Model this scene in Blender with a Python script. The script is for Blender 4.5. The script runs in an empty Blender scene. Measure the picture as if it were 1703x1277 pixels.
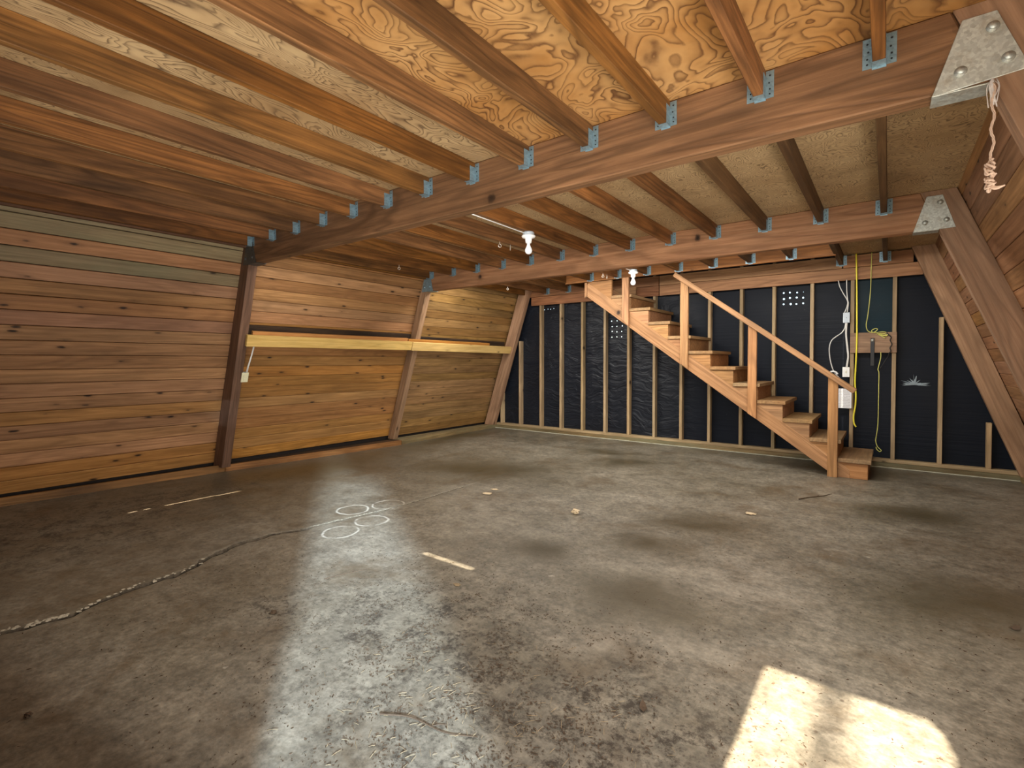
import bpy, bmesh, math, random
from mathutils import Matrix, Vector, noise
random.seed(7)
SC = bpy.context.scene
COL = SC.collection

# ---------------------------------------------------------------- camera, sky, sun, lights, exposure
H_EYE = 1.189
TH, PH = 0.6473, 0.0190
F = Vector((-math.sin(TH) * math.cos(PH), math.cos(TH) * math.cos(PH), -math.sin(PH)))
R = Vector((math.cos(TH), math.sin(TH), 0))
U = R.cross(F)
cam = bpy.data.cameras.new('camera')
camo = bpy.data.objects.new('camera', cam)
COL.objects.link(camo)
camo.matrix_world = Matrix(((R.x, U.x, -F.x, 0), (R.y, U.y, -F.y, 0), (R.z, U.z, -F.z, H_EYE), (0, 0, 0, 1)))
cam.sensor_width = 36
cam.lens = 828.0 / 1703 * 36
cam.shift_y = -22.3 / 1703
cam.clip_start = 0.02
SC.camera = camo

world = bpy.data.worlds.new('sky')
SC.world = world
world.use_nodes = True
wn = world.node_tree
bg = wn.nodes['Background']
sky = wn.nodes.new('ShaderNodeTexSky')
sky.sky_type = 'NISHITA'
sky.sun_disc = False
sky.sun_elevation = math.radians(43)
sky.sun_rotation = math.radians(180)
wn.links.new(sky.outputs[0], bg.inputs[0])
bg.inputs[1].default_value = 0.45


def lamp(name, kind, energy, color, loc, direction, **kw):
    l = bpy.data.lights.new(name, kind)
    l.energy = energy
    l.color = color
    for k, v in kw.items():
        setattr(l, k, v)
    o = bpy.data.objects.new(name, l)
    COL.objects.link(o)
    o.location = loc
    o.rotation_euler = Vector(direction).to_track_quat('-Z', 'Y').to_euler()
    return o


SUN_EL = math.atan(0.935)
lamp('sun', 'SUN', 42.0, (1, .9, .74), (0, -9, 9), (0, math.cos(SUN_EL), -math.sin(SUN_EL)), angle=math.radians(.55))
# second low sun added for the cool floor band, through the open doorway
lamp('low_band_sun', 'SUN', 21, (.60, .80, 1.0), (20, -14, 6), (-.82, .573, -.335), angle=math.radians(3.2))
# soft fill added out of view at the doors and along the right wall
lamp('door_fill', 'AREA', 70, (1, .97, .91), (-2.5, .0, 1.25), (-.15, 1, .28), shape='RECTANGLE', size=4.2, size_y=1.7)
lamp('side_fill', 'AREA', 76, (1, .96, .90), (.80, 2.0, .85), (-1, .35, .10), shape='RECTANGLE', size=2.4, size_y=1.1, spread=math.radians(125))
# fill lamps added out of sight behind the two beams
lamp('beam_fill_front', 'AREA', 54, (1, .97, .90), (-2.4, 2.62, 2.27), (0, .30, -1), shape='RECTANGLE', size=4.6, size_y=.25)
lamp('beam_fill_back', 'AREA', 122, (1, .97, .90), (-2.5, 4.98, 2.27), (0, .42, -1), shape='RECTANGLE', size=4.7, size_y=.3)
SC.view_settings.view_transform = 'Standard'
SC.view_settings.look = 'None'
SC.view_settings.gamma = 1
SC.view_settings.use_curve_mapping = False
SC.view_settings.exposure = 0.0
SC.cycles.max_bounces = 7
SC.cycles.diffuse_bounces = 5
SC.cycles.sample_clamp_indirect = 4


# ---------------------------------------------------------------- node helper
class NT:
    def __init__(s, name):
        s.m = bpy.data.materials.new(name)
        s.m.use_nodes = True
        s.t = s.m.node_tree
        s.b = s.t.nodes['Principled BSDF']

    def n(s, typ, **kw):
        x = s.t.nodes.new('ShaderNode' + typ)
        for k, v in kw.items():
            setattr(x, k, v)
        return x

    def put(s, sock, v):
        if v is None:
            return
        if isinstance(v, bpy.types.NodeSocket):
            s.t.links.new(v, sock)
        else:
            if hasattr(sock.default_value, '__len__') and len(sock.default_value) == 4 and len(v) == 3:
                v = (*v, 1)
            sock.default_value = v

    def math(s, op, a, b=None, c=None, clamp=False):
        x = s.n('Math', operation=op, use_clamp=clamp)
        for i, v in enumerate((a, b, c)):
            s.put(x.inputs[i], v)
        return x.outputs[0]

    def vec(s, op, a, b=None):
        x = s.n('VectorMath', operation=op)
        s.put(x.inputs[0], a)
        if b is not None:
            s.put(x.inputs[3 if op == 'SCALE' else 1], b)
        return x.outputs['Value' if op in ('LENGTH', 'DISTANCE') else 'Vector']

    def noise(s, v, scale, detail=4, rough=.55, dist=0, out='Fac'):
        x = s.n('TexNoise')
        s.put(x.inputs['Vector'], v)
        s.put(x.inputs['Scale'], scale)
        s.put(x.inputs['Detail'], detail)
        s.put(x.inputs['Roughness'], rough)
        s.put(x.inputs['Distortion'], dist)
        return x.outputs[out]

    def voro(s, v, scale, feature='F1', out='Distance'):
        x = s.n('TexVoronoi', feature=feature)
        s.put(x.inputs['Vector'], v)
        s.put(x.inputs['Scale'], scale)
        return x.outputs[out]

    def ramp(s, f, stops, interp='LINEAR'):
        x = s.n('ValToRGB')
        x.color_ramp.interpolation = interp
        e = x.color_ramp.elements
        while len(e) < len(stops):
            e.new(.5)
        for i, (p, c) in enumerate(stops):
            e[i].position = p
            e[i].color = (c, c, c, 1) if not hasattr(c, '__len__') else (*c, 1)
        s.put(x.inputs[0], f)
        return x.outputs[0]

    def mix(s, f, a, b, mode='MIX'):
        x = s.n('Mix', data_type='RGBA', blend_type=mode)
        s.put(x.inputs[0], f)
        s.put(x.inputs[6], a)
        s.put(x.inputs[7], b)
        return x.outputs[2]

    def mapr(s, f, a, b, c, d):
        x = s.n('MapRange')
        for i, v in enumerate((f, a, b, c, d)):
            s.put(x.inputs[i], v)
        return x.outputs[0]

    def obj(s):
        return s.n('TexCoord').outputs['Object']

    def rnd(s):
        return s.n('ObjectInfo').outputs['Random']

    def scale3(s, v, sc):
        return s.vec('MULTIPLY', v, sc)

    def bump(s, h, strength, dist=.01):
        x = s.n('Bump')
        s.put(x.inputs['Strength'], strength)
        s.put(x.inputs['Distance'], dist)
        s.put(x.inputs['Height'], h)
        s.t.links.new(x.outputs[0], s.b.inputs['Normal'])

    def done(s, color, rough=.6, metal=0, spec=None):
        s.put(s.b.inputs['Base Color'], color)
        s.put(s.b.inputs['Roughness'], rough)
        s.put(s.b.inputs['Metallic'], metal)
        if spec is not None:
            s.put(s.b.inputs['Specular IOR Level'], spec)
        return s.m


def wood(name, dark, light, lines=.35, knots=0., blotch=.35, var=(.8, 1.18), rough=.62, grain=1., spec=.3, wash=None):
    """board grain running along the local x axis"""
    k = NT(name)
    r = k.rnd()
    off = k.n('CombineXYZ')
    for i, q in enumerate((71.3, 37.7, 19.1)):
        k.put(off.inputs[i], k.math('MULTIPLY', r, q))
    o = k.obj()
    v = k.vec('ADD', o, off.outputs[0])
    fib = k.noise(k.scale3(v, (1.6 * grain, 45 * grain, 45 * grain)), 1, 7, .7, .2)
    con = k.noise(k.scale3(v, (.55, 5.5, 5.5)), 1, 2, .5, .5)
    ring = k.math('PINGPONG', k.math('MULTIPLY', con, 9 * grain), .5)
    ln = k.ramp(ring, [(0, 1), (.10, .75), (.3, 0)])
    blo = k.noise(k.scale3(v, (1.1, 3.5, 3.5)), 1, 5, .6)
    c = k.mix(k.ramp(fib, [(.3, 0), (.72, 1)]), dark, light)
    lf = k.math('MULTIPLY', ln, k.math('MULTIPLY', fib, lines * 1.6))
    c = k.mix(lf, c, tuple(q * .35 for q in dark))
    c = k.mix(1, c, k.ramp(blo, [(.3, 1 - blotch), (.7, 1 + blotch * .25)]), 'MULTIPLY')
    if wash:
        wf = k.noise(k.scale3(v, (.8, 2.2, 2.2)), 1, 5, .65)
        c = k.mix(k.ramp(wf, [(.42, 0), (.66, wash[1])]), c, wash[0])
    if knots:
        d = k.n('TexVoronoi')
        sp = k.vec('ADD', k.scale3(v, (4.2, 12, 4)), k.vec('SCALE', k.noise(v, 20, 2, out='Color'), .12))
        k.put(d.inputs['Vector'], sp)
        d.inputs['Scale'].default_value = 1
        sep = k.n('SeparateColor')
        k.put(sep.inputs[0], d.outputs['Color'])
        pick = k.math('GREATER_THAN', sep.outputs[0], 1 - knots)
        kk = k.ramp(d.outputs['Distance'], [(.05, 1), (.10, .75), (.15, .2), (.32, 0)])
        c = k.mix(k.math('MULTIPLY', kk, pick), c, (.022, .010, .005))
    hsv = k.n('HueSaturation')
    k.put(hsv.inputs['Color'], c)
    k.put(hsv.inputs['Value'], k.mapr(r, 0, 1, *var))
    k.put(hsv.inputs['Hue'], k.mapr(k.math('FRACT', k.math('MULTIPLY', r, 17.3)), 0, 1, .500, .509))
    k.put(hsv.inputs['Saturation'], k.mapr(k.math('FRACT', k.math('MULTIPLY', r, 29.9)), 0, 1, .96, 1.08))
    k.bump(k.math('SUBTRACT', fib, k.math('MULTIPLY', ln, .5)), .35, .004)
    return k.done(hsv.outputs[0], rough, 0, spec)


def plywood(name, base, pale, dark, scale, freq, width, stretch):
    k = NT(name)
    r = k.rnd()
    off = k.n('CombineXYZ')
    k.put(off.inputs[0], k.math('MULTIPLY', r, 53.1))
    k.put(off.inputs[1], k.math('MULTIPLY', r, 91.7))
    v = k.vec('ADD', k.obj(), off.outputs[0])
    vv = k.scale3(v, stretch)
    con = k.noise(vv, scale, 2.5, .5, .55)
    jit = k.noise(k.scale3(v, (9, 5, 5)), 9, 3, .6)
    f = k.math('ADD', k.math('MULTIPLY', con, freq), k.math('MULTIPLY', jit, .16))
    saw = k.math('FRACT', f)
    ln = k.ramp(saw, [(0, .9), (width, .25), (width * 2.4, 0), (.86, 0), (1, .95)])
    blo = k.noise(v, 1.7, 5, .62)
    c = k.mix(k.ramp(blo, [(.35, 0), (.7, 1)]), base, pale)
    c = k.mix(k.math('MULTIPLY', ln, k.ramp(k.noise(v, 4.5, 3), [(.25, .45), (.6, 1)])), c, dark)
    st = k.noise(v, 2.9, 4, .6)
    c = k.mix(k.ramp(st, [(.56, 0), (.72, .55)]), c, tuple(q * .55 for q in base))
    k.bump(ln, .2, .004)
    return k.done(c, .62, 0, .3)


def plain(name, col, rough=.5, metal=0, var=.12, sc=14, bump=0):
    k = NT(name)
    n = k.noise(k.obj(), sc, 4, .6)
    c = k.mix(n, tuple(q * (1 - var) for q in col), tuple(min(1, q * (1 + var)) for q in col))
    if bump:
        k.bump(n, bump, .004)
    return k.done(c, rough, metal)


M = {}
M['joist'] = wood('joist_fir', (.115, .046, .015), (.38, .158, .052), lines=.55, blotch=.6, var=(.86, 1.12))
M['beam'] = wood('beam_fir', (.135, .062, .030), (.36, .178, .092), lines=.55, knots=.10, blotch=.35, var=(.95, 1.05), grain=.8)
M['beam_two'] = wood('beam_orange_fir', (.27, .115, .05), (.56, .29, .145), lines=.4, knots=.14, blotch=.35, var=(.95, 1.05), grain=.8)
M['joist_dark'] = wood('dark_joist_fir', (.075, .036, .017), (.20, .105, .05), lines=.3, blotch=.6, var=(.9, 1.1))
M['beam_red'] = wood('beam_red_fir', (.21, .076, .030), (.44, .19, .085), lines=.4, knots=.12, blotch=.35, var=(.9, 1.1), grain=.8)
M['plank'] = wood('cedar_plank', (.26, .118, .048), (.55, .28, .130), lines=.28, knots=.6, blotch=.32, var=(.78, 1.2))
M['plank_orange'] = wood('cedar_plank_orange', (.25, .102, .030), (.52, .250, .088), lines=.25, knots=.5, blotch=.32, var=(.82, 1.2))
M['plank_gold'] = wood('cedar_plank_gold', (.19, .095, .034), (.45, .25, .105), lines=.26, knots=.6, blotch=.4, var=(.84, 1.15))
M['plank_gray'] = wood('weathered_plank', (.20, .135, .07), (.38, .28, .16), lines=.2, knots=.15, blotch=.25, var=(.88, 1.1), wash=((.20, .21, .12), .5))
M['plank_rose'] = wood('rosy_plank', (.28, .126, .064), (.53, .268, .150), lines=.25, knots=.35, blotch=.3, var=(.8, 1.12))
M['post_dark'] = wood('dark_rafter', (.085, .038, .022), (.23, .115, .07), lines=.3, knots=.1, blotch=.4, var=(.95, 1.05))
M['post'] = wood('fir_rafter', (.25, .138, .082), (.46, .285, .18), lines=.38, knots=.16, blotch=.3, var=(.9, 1.1), grain=.8)
M['stud'] = wood('fir_stud', (.34, .22, .115), (.62, .44, .26), lines=.25, knots=.15, blotch=.4, var=(.85, 1.12))
M['stair'] = wood('stair_fir', (.28, .125, .055), (.55, .285, .135), lines=.42, knots=.08, blotch=.25, var=(.9, 1.08))
M['tread'] = wood('tread_fir', (.24, .12, .05), (.44, .25, .115), lines=.3, knots=.05, blotch=.35, var=(.9, 1.1), wash=((.25, .2, .12), .4))
M['riser'] = wood('riser_fir', (.22, .095, .038), (.44, .2, .09), lines=.35, blotch=.35, var=(.9, 1.1))
M['yellow'] = wood('new_pine', (.56, .33, .10), (.82, .55, .22), lines=.18, knots=.22, blotch=.2, var=(.97, 1.03))
M['orange'] = wood('orange_pine', (.36, .13, .03), (.60, .26, .075), lines=.2, blotch=.25, var=(.97, 1.03))
M['sill'] = wood('treated_sill', (.17, .11, .05), (.36, .255, .13), lines=.3, blotch=.6, var=(.9, 1.1), wash=((.22, .26, .17), .45))
M['sill_dirt_and_shade'] = wood('dirty_plate_and_shade', (.03, .017, .010), (.12, .066, .036), lines=.3, blotch=.7, var=(.9, 1.1), wash=((.015, .012, .01), .7))  # dirty sill plates, and the dark strips standing in for shelf shade
M['sill_orange'] = wood('sill_board', (.18, .072, .022), (.38, .175, .062), lines=.3, blotch=.6, var=(.9, 1.1))
M['ply_near'] = plywood('plywood_wild_grain', (.40, .185, .050), (.58, .34, .135), (.095, .034, .012), 2.6, 20, .25, (1.3, 1, 1))
M['ply_mid'] = plywood('plywood_wild_grain_gray', (.37, .23, .105), (.55, .385, .20), (.085, .044, .022), 1.5, 30, .22, (3.0, 1, 1))
M['ply_far'] = plywood('plywood_fine_grain', (.42, .27, .13), (.58, .41, .22), (.12, .068, .032), 5.0, 24, .22, (1.3, 1, 1))


def galvanised(name, col, rough, rust):
    k = NT(name)
    o = k.obj()
    sp = k.voro(o, 95, out='Color')
    bw = k.n('RGBToBW')
    k.put(bw.inputs[0], sp)
    c = k.mix(bw.outputs[0], tuple(q * .72 for q in col), tuple(min(1, q * 1.15) for q in col))
    n = k.noise(o, 11, 5, .65)
    c = k.mix(k.ramp(n, [(.5, 0), (.68, rust)]), c, (.34, .25, .15))
    n2 = k.noise(o, 26, 4, .7)
    c = k.mix(k.ramp(n2, [(.56, 0), (.75, .5)]), c, tuple(q * .4 for q in col))
    k.put(k.b.inputs['Roughness'], k.mapr(n, .3, .7, rough, rough + .15))
    k.bump(n2, .12, .003)
    k.put(k.b.inputs['Base Color'], c)
    k.put(k.b.inputs['Metallic'], .55)
    return k.m


M['galv'] = galvanised('galvanised_steel', (.27, .40, .47), .36, .12)
M['plate'] = galvanised('galvanised_plate', (.62, .66, .62), .34, .55)
M['plate_dark'] = galvanised('tarnished_plate', (.10, .095, .09), .5, .3)
M['nail'] = plain('dark_nail', (.02, .025, .03), .5, .3)
M['white'] = plain('white_plastic', (.85, .85, .83), .4, 0, .04)
M['porcelain'] = plain('white_porcelain', (.93, .93, .92), .25, 0, .03)
M['bulb'] = plain('frosted_bulb', (.88, .90, .93), .15, 0, .02)
M['cream'] = plain('cream_plastic', (.72, .68, .46), .45, 0, .08)
M['gray_box'] = plain('gray_box', (.42, .47, .52), .45, .2, .1)
M['black_iron'] = plain('black_iron', (.022, .022, .024), .5, .4, .2)
M['black_rubber'] = plain('black_rubber', (.008, .008, .008), .6)
M['yellow_cord'] = plain('yellow_cord', (.80, .70, .05), .45, 0, .08)
M['yellow_thin'] = plain('yellow_green_cord', (.62, .60, .15), .5, 0, .12)
M['white_cable'] = plain('white_cable', (.72, .71, .68), .45, 0, .06)
M['brass'] = plain('steel_eye', (.75, .70, .62), .3, .7, .1)
M['rope'] = plain('sisal_rope', (.56, .40, .30), .9, 0, .3, 60, .4)
M['web'] = plain('gray_fibre', (.55, .50, .47), .9, 0, .3, 60, .4)
M['leaf'] = plain('dead_leaf', (.062, .036, .017), .8, 0, .5, 40)
M['leaf_pale'] = plain('pale_chip', (.52, .40, .25), .8, 0, .3, 40)
M['straw'] = plain('dry_needle', (.24, .17, .09), .8, 0, .3, 40)
M['splat'] = plain('white_powder', (.28, .34, .38), .9, 0, .4, 30)
M['dark_gap'] = plain('dark_sheathing', (.018, .012, .009), .9)
M['bark'] = plain('bark', (.06, .045, .03), .9, 0, .4, 20, .4)
M['door_paint'] = plain('door_boards', (.24, .13, .06), .7, 0, .2)
M['ground'] = plain('gravel_ground', (.30, .27, .21), .9, 0, .3, 3)


def felt_mat(name, col, wr):
    k = NT(name)
    o = k.obj()
    n = k.noise(k.scale3(o, (1, 1, 1)), 1.3, 3, .6, 1.0)
    h = k.noise(k.vec('ADD', k.scale3(o, (1.0, 1, 7)), k.vec('SCALE', k.noise(o, 1.6, 2, out='Color'), 3.0)), 1.6, 4, .55, .6)
    hl = k.noise(k.scale3(o, (.5, 1, 28)), 1, 4, .6)
    spk = k.noise(o, 26, 2, .5)
    c = k.mix(n, tuple(q * .7 for q in col), tuple(q * 1.4 for q in col))
    c = k.mix(k.ramp(spk, [(.765, 0), (.80, .35)]), c, (.32, .32, .32))
    # folds only on the loose plastic left of the stairs
    sx = k.n('SeparateXYZ')
    k.put(sx.inputs[0], o)
    left = k.mapr(sx.outputs[0], -2.6, -2.0, 1, 0) if wr else 0.
    ht = k.math('ADD', k.math('MULTIPLY', k.math('MULTIPLY', h, left), 1.0), k.math('MULTIPLY', hl, .10)) if wr else k.math('MULTIPLY', hl, .12)
    k.bump(ht, .6, .05)
    k.put(k.b.inputs['Roughness'], k.mapr(n, .3, .7, .36, .5))
    k.put(k.b.inputs['Base Color'], c)
    k.put(k.b.inputs['Specular IOR Level'], k.math('ADD', k.math('MULTIPLY', left, .20), .10) if wr else .12)
    return k.m


M['felt'] = felt_mat('black_felt', (.0075, .0095, .015), True)
M['felt_teal'] = felt_mat('blue_black_felt', (.004, .017, .026), False)

# printed notice
k = NT('printed_notice')
o = k.obj()
sx = k.n('SeparateXYZ')
k.put(sx.inputs[0], o)
row = k.math('PINGPONG', k.math('MULTIPLY', sx.outputs[2], 56), .5)
ink = k.math('MULTIPLY', k.ramp(row, [(.27, 0), (.33, 1)]), k.ramp(k.noise(k.scale3(o, (150, 1, 60)), 1, 2), [(.40, 0), (.46, 1)]))
ink = k.math('MULTIPLY', ink, k.math('LESS_THAN', k.math('ABSOLUTE', sx.outputs[0]), .058))
M['notice'] = k.done(k.mix(k.math('MULTIPLY', ink, .5), (.80, .80, .82), (.18, .18, .2)), .6)

# concrete floor (object coordinates = metres in the room)
k = NT('concrete')
o = k.obj()
warp = k.vec('ADD', o, k.vec('SCALE', k.vec('SUBTRACT', k.noise(o, 1.1, 4, .6, out='Color'), (.5, .5, .5)), .75))
sep = k.n('SeparateXYZ')
k.put(sep.inputs[0], warp)
WX, WY = sep.outputs[0], sep.outputs[1]


def spot(cx, cy, rx, ry, ang=0, soft=1.):
    ca, sa = math.cos(math.radians(ang)), math.sin(math.radians(ang))
    dx, dy = k.math('SUBTRACT', WX, cx), k.math('SUBTRACT', WY, cy)
    a = k.math('ADD', k.math('MULTIPLY', dx, ca / rx), k.math('MULTIPLY', dy, sa / rx))
    b = k.math('ADD', k.math('MULTIPLY', dx, -sa / ry), k.math('MULTIPLY', dy, ca / ry))
    d = k.math('ADD', k.math('MULTIPLY', a, a), k.math('MULTIPLY', b, b))
    return k.math('POWER', 2.718, k.math('MULTIPLY', d, -soft))


def total(lst):
    s = lst[0]
    for q in lst[1:]:
        s = k.math('ADD', s, q)
    return k.math('MINIMUM', s, 1)


n1 = k.noise(o, .9, 6, .62)
n2 = k.noise(o, 5.5, 7, .68)
n3 = k.noise(o, 60, 4, .6)
base = k.mix(k.ramp(n1, [(.3, 0), (.7, 1)]), (.128, .108, .074), (.250, .220, .168))
base = k.mix(1, base, k.ramp(n2, [(.28, .58), (.5, .95), (.70, 1.28)]), 'MULTIPLY')
base = k.mix(1, base, k.ramp(n3, [(.25, .70), (.75, 1.18)]), 'MULTIPLY')
n4 = k.noise(o, 22, 6, .72)
base = k.mix(1, base, k.ramp(n4, [(.32, .66), (.56, 1.04), (.75, 1.2)]), 'MULTIPLY')
n5 = k.noise(o, 1.9, 7, .68, .4)
base = k.mix(k.ramp(n5, [(.52, 0), (.66, .62)]), base, (.085, .056, .028))
damp = total([spot(-3.55, 4.15, .95, .38, 20), spot(-2.95, 5.85, .35, .18, 0), spot(-1.1, 3.75, .32, .22, 20), spot(-1.2, 3.1, .3, .2, 0),
              spot(-2.4, 5.4, .45, .25, 30), spot(.15, 4.95, .4, .25), spot(.3, 3.2, .5, .3, 40), spot(-.35, 6.6, .5, .3), spot(-5.1, 3.0, .5, 1.3), spot(-5.4, 5.6, .3, 1.0),
              spot(-1.75, 2.7, .25, .2), spot(-.95, 2.4, .4, .25)])
base = k.mix(k.math('MULTIPLY', damp, k.ramp(n2, [(.3, .6), (.7, 1)])), base, (.040, .029, .010))
dirt = total([spot(-4.5, .85, .75, .85, 0), spot(-4.9, 1.6, .4, .8), spot(-1.7, 1.55, .5, .35, 40), spot(-1.05, 1.25, .55, .5, 20), spot(-.6, 1.45, .3, .3), spot(-2.3, 1.15, .2, .15)])
dn = k.math('ADD', k.math('MULTIPLY', k.noise(o, 8, 6, .72), .52), k.math('MULTIPLY', k.noise(o, 42, 7, .78), .48))
dm = k.math('MULTIPLY', k.math('ADD', k.math('MULTIPLY', dirt, 1.2), .10), k.ramp(dn, [(.485, 0), (.60, 1)]), clamp=True)
base = k.mix(k.math('MULTIPLY', dm, .88), base, (.022, .014, .007))
brown = total([spot(-4.0, .8, 1.5, 1.3), spot(-4.9, 2.6, .9, 1.6)])
base = k.mix(k.math('MULTIPLY', brown, .42), base, (.075, .046, .020))
pale = total([spot(-2.4, 4.65, .55, .2, 25), spot(-2.6, 3.0, .5, .4), spot(-.65, 2.9, .35, .25), spot(-.9, 1.95, .4, .12, 20)])
base = k.mix(k.math('MULTIPLY', pale, k.ramp(n2, [(.35, 0), (.7, .5)])), base, (.30, .26, .20))
# speckles
vs = k.n('TexVoronoi')
k.put(vs.inputs['Vector'], k.scale3(o, (1, .8, 1)))
vs.inputs['Scale'].default_value = 19
se = k.n('SeparateColor')
k.put(se.inputs[0], vs.outputs['Color'])
sd = k.math('MULTIPLY', k.ramp(vs.outputs['Distance'], [(.07, 1), (.16, 0)]), k.math('GREATER_THAN', se.outputs[0], .72))
base = k.mix(k.math('MULTIPLY', sd, .7), base, (.045, .03, .018))
wsn = k.noise(o, 8.5, 3, .5)
base = k.mix(k.ramp(wsn, [(.74, 0), (.77, .45)]), base, (.5, .45, .36))
# the chalked rings
so = k.n('SeparateXYZ')
wob = k.vec('ADD', o, k.vec('SCALE', k.vec('SUBTRACT', k.noise(o, 5, 2, out='Color'), (.5, .5, .5)), .05))
k.put(so.inputs[0], wob)
rings = []
for cx, cy, r in ((-3.403, 2.39, .125), (-3.297, 2.66, .125), (-3.063, 2.31, .118), (-3.03, 2.025, .125)):
    dx, dy = k.math('SUBTRACT', so.outputs[0], cx), k.math('SUBTRACT', so.outputs[1], cy)
    d = k.math('SQRT', k.math('ADD', k.math('MULTIPLY', dx, dx), k.math('MULTIPLY', dy, dy)))
    rings.append(k.ramp(k.math('ABSOLUTE', k.math('SUBTRACT', d, r)), [(.004, 1), (.011, 0)]))
rg = k.math('MULTIPLY', total(rings), k.ramp(k.noise(o, 9, 4), [(.36, .0), (.58, .6)]))
base = k.mix(rg, base, (.58, .53, .44))
k.bump(k.math('ADD', k.math('MULTIPLY', n2, .5), k.math('MULTIPLY', n3, .25)), .25, .01)
M['concrete'] = k.done(base, k.math('ADD', k.mapr(k.math('ADD', n1, k.math('MULTIPLY', damp, -.25)), .2, .75, .30, .52), k.math('MULTIPLY', dm, .35)), 0, .5)
k = NT('broken_concrete')
o = k.obj()
cn = k.noise(o, 30, 6, .7)
k.bump(cn, .6, .01)
M['crack'] = k.done(k.mix(k.ramp(cn, [(.35, 0), (.65, 1)]), (.035, .025, .015), (.11, .085, .055)), .9)
M['rubble'] = plain('concrete_rubble', (.34, .29, .21), .9, 0, .5, 40, .5)


# ---------------------------------------------------------------- object helpers
WM = {}


def place(o, parent, mw):
    COL.objects.link(o)
    WM[o.name] = mw
    if parent is not None:
        o.parent = parent
        o.matrix_basis = WM[parent.name].inverted() @ mw
    else:
        o.matrix_basis = mw
    return o


def thing(name, label=None, cat=None, loc=(0, 0, 0), group=None, kind=None):
    o = bpy.data.objects.new(name, None)
    o.empty_display_size = .1
    place(o, None, Matrix.Translation(loc))
    props(o, label, cat, group, kind)
    return o


def props(o, label=None, cat=None, group=None, kind=None):
    for a, v in (('label', label), ('category', cat), ('group', group), ('kind', kind)):
        if v:
            o[a] = v
    return o


def put(name, me, mat, parent=None, mw=None):
    o = bpy.data.objects.new(name, me)
    if mat is not None and not me.materials:
        me.materials.append(mat)
    place(o, parent, mw or Matrix.Identity(4))
    if mat is not None and me.materials[0] != mat:
        o.material_slots[0].link = 'OBJECT'
        o.material_slots[0].material = mat
    return o


CACHE = {}


def box_mesh(l, w, t, bev=.003):
    key = (round(l, 4), round(w, 4), round(t, 4), bev)
    if key in CACHE:
        return CACHE[key]
    bm = bmesh.new()
    bmesh.ops.create_cube(bm, size=1)
    bmesh.ops.scale(bm, vec=(l, w, t), verts=bm.verts)
    b = min(bev, min(l, w, t) * .3)
    if b > 0:
        bmesh.ops.bevel(bm, geom=bm.edges[:], offset=b, segments=1, affect='EDGES')
    me = bpy.data.meshes.new('board')
    bm.to_mesh(me)
    bm.free()
    CACHE[key] = me
    return me


def frame(p, ex, ey):
    ex = Vector(ex).normalized()
    ey = Vector(ey)
    ey = (ey - ex * ey.dot(ex)).normalized()
    ez = ex.cross(ey)
    m = Matrix((ex, ey, ez)).transposed().to_4x4()
    m.translation = Vector(p)
    return m


def board(name, a, b, wdir, w, t, mat, parent=None, bev=.003):
    """box from a to b (centre line), width w along wdir, thickness t along the third axis"""
    a, b = Vector(a), Vector(b)
    return put(name, box_mesh((b - a).length, w, t, bev), mat, parent, frame((a + b) / 2, b - a, wdir))


def block(name, x0, x1, y0, y1, z0, z1, mat, parent=None, bev=.003, axis='x'):
    c = ((x0 + x1) / 2, (y0 + y1) / 2, (z0 + z1) / 2)
    if axis == 'x':
        return board(name, (x0, c[1], c[2]), (x1, c[1], c[2]), (0, 1, 0), y1 - y0, z1 - z0, mat, parent, bev)
    if axis == 'y':
        return board(name, (c[0], y0, c[2]), (c[0], y1, c[2]), (-1, 0, 0), x1 - x0, z1 - z0, mat, parent, bev)
    return board(name, (c[0], c[1], z0), (c[0], c[1], z1), (1, 0, 0), x1 - x0, y1 - y0, mat, parent, bev)


def prism(name, pts, th, mat, parent, mw, bev=.002):
    """polygon in the local xz plane, extruded th along local +y"""
    bm = bmesh.new()
    lo = [bm.verts.new((x, 0, z)) for x, z in pts]
    hi = [bm.verts.new((x, th, z)) for x, z in pts]
    bm.faces.new(lo)
    bm.faces.new(hi[::-1])
    n = len(pts)
    for i in range(n):
        bm.faces.new((lo[i], hi[i], hi[(i + 1) % n], lo[(i + 1) % n]))
    bmesh.ops.recalc_face_normals(bm, faces=bm.faces)
    if bev:
        bmesh.ops.bevel(bm, geom=bm.edges[:], offset=bev, segments=1, affect='EDGES')
    me = bpy.data.meshes.new(name)
    bm.to_mesh(me)
    bm.free()
    return put(name, me, mat, parent, mw)


def smooth_path(pts, sub=6):
    p = [Vector(q) for q in pts]
    p = [p[0] * 2 - p[1]] + p + [p[-1] * 2 - p[-2]]
    out = []
    for i in range(1, len(p) - 2):
        for j in range(sub):
            t = j / sub
            a, b, c, d = p[i - 1], p[i], p[i + 1], p[i + 2]
            out.append(.5 * ((2 * b) + (c - a) * t + (2 * a - 5 * b + 4 * c - d) * t * t + (3 * b - 3 * c + d - a) * t ** 3))
    out.append(p[-2])
    return out


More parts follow.
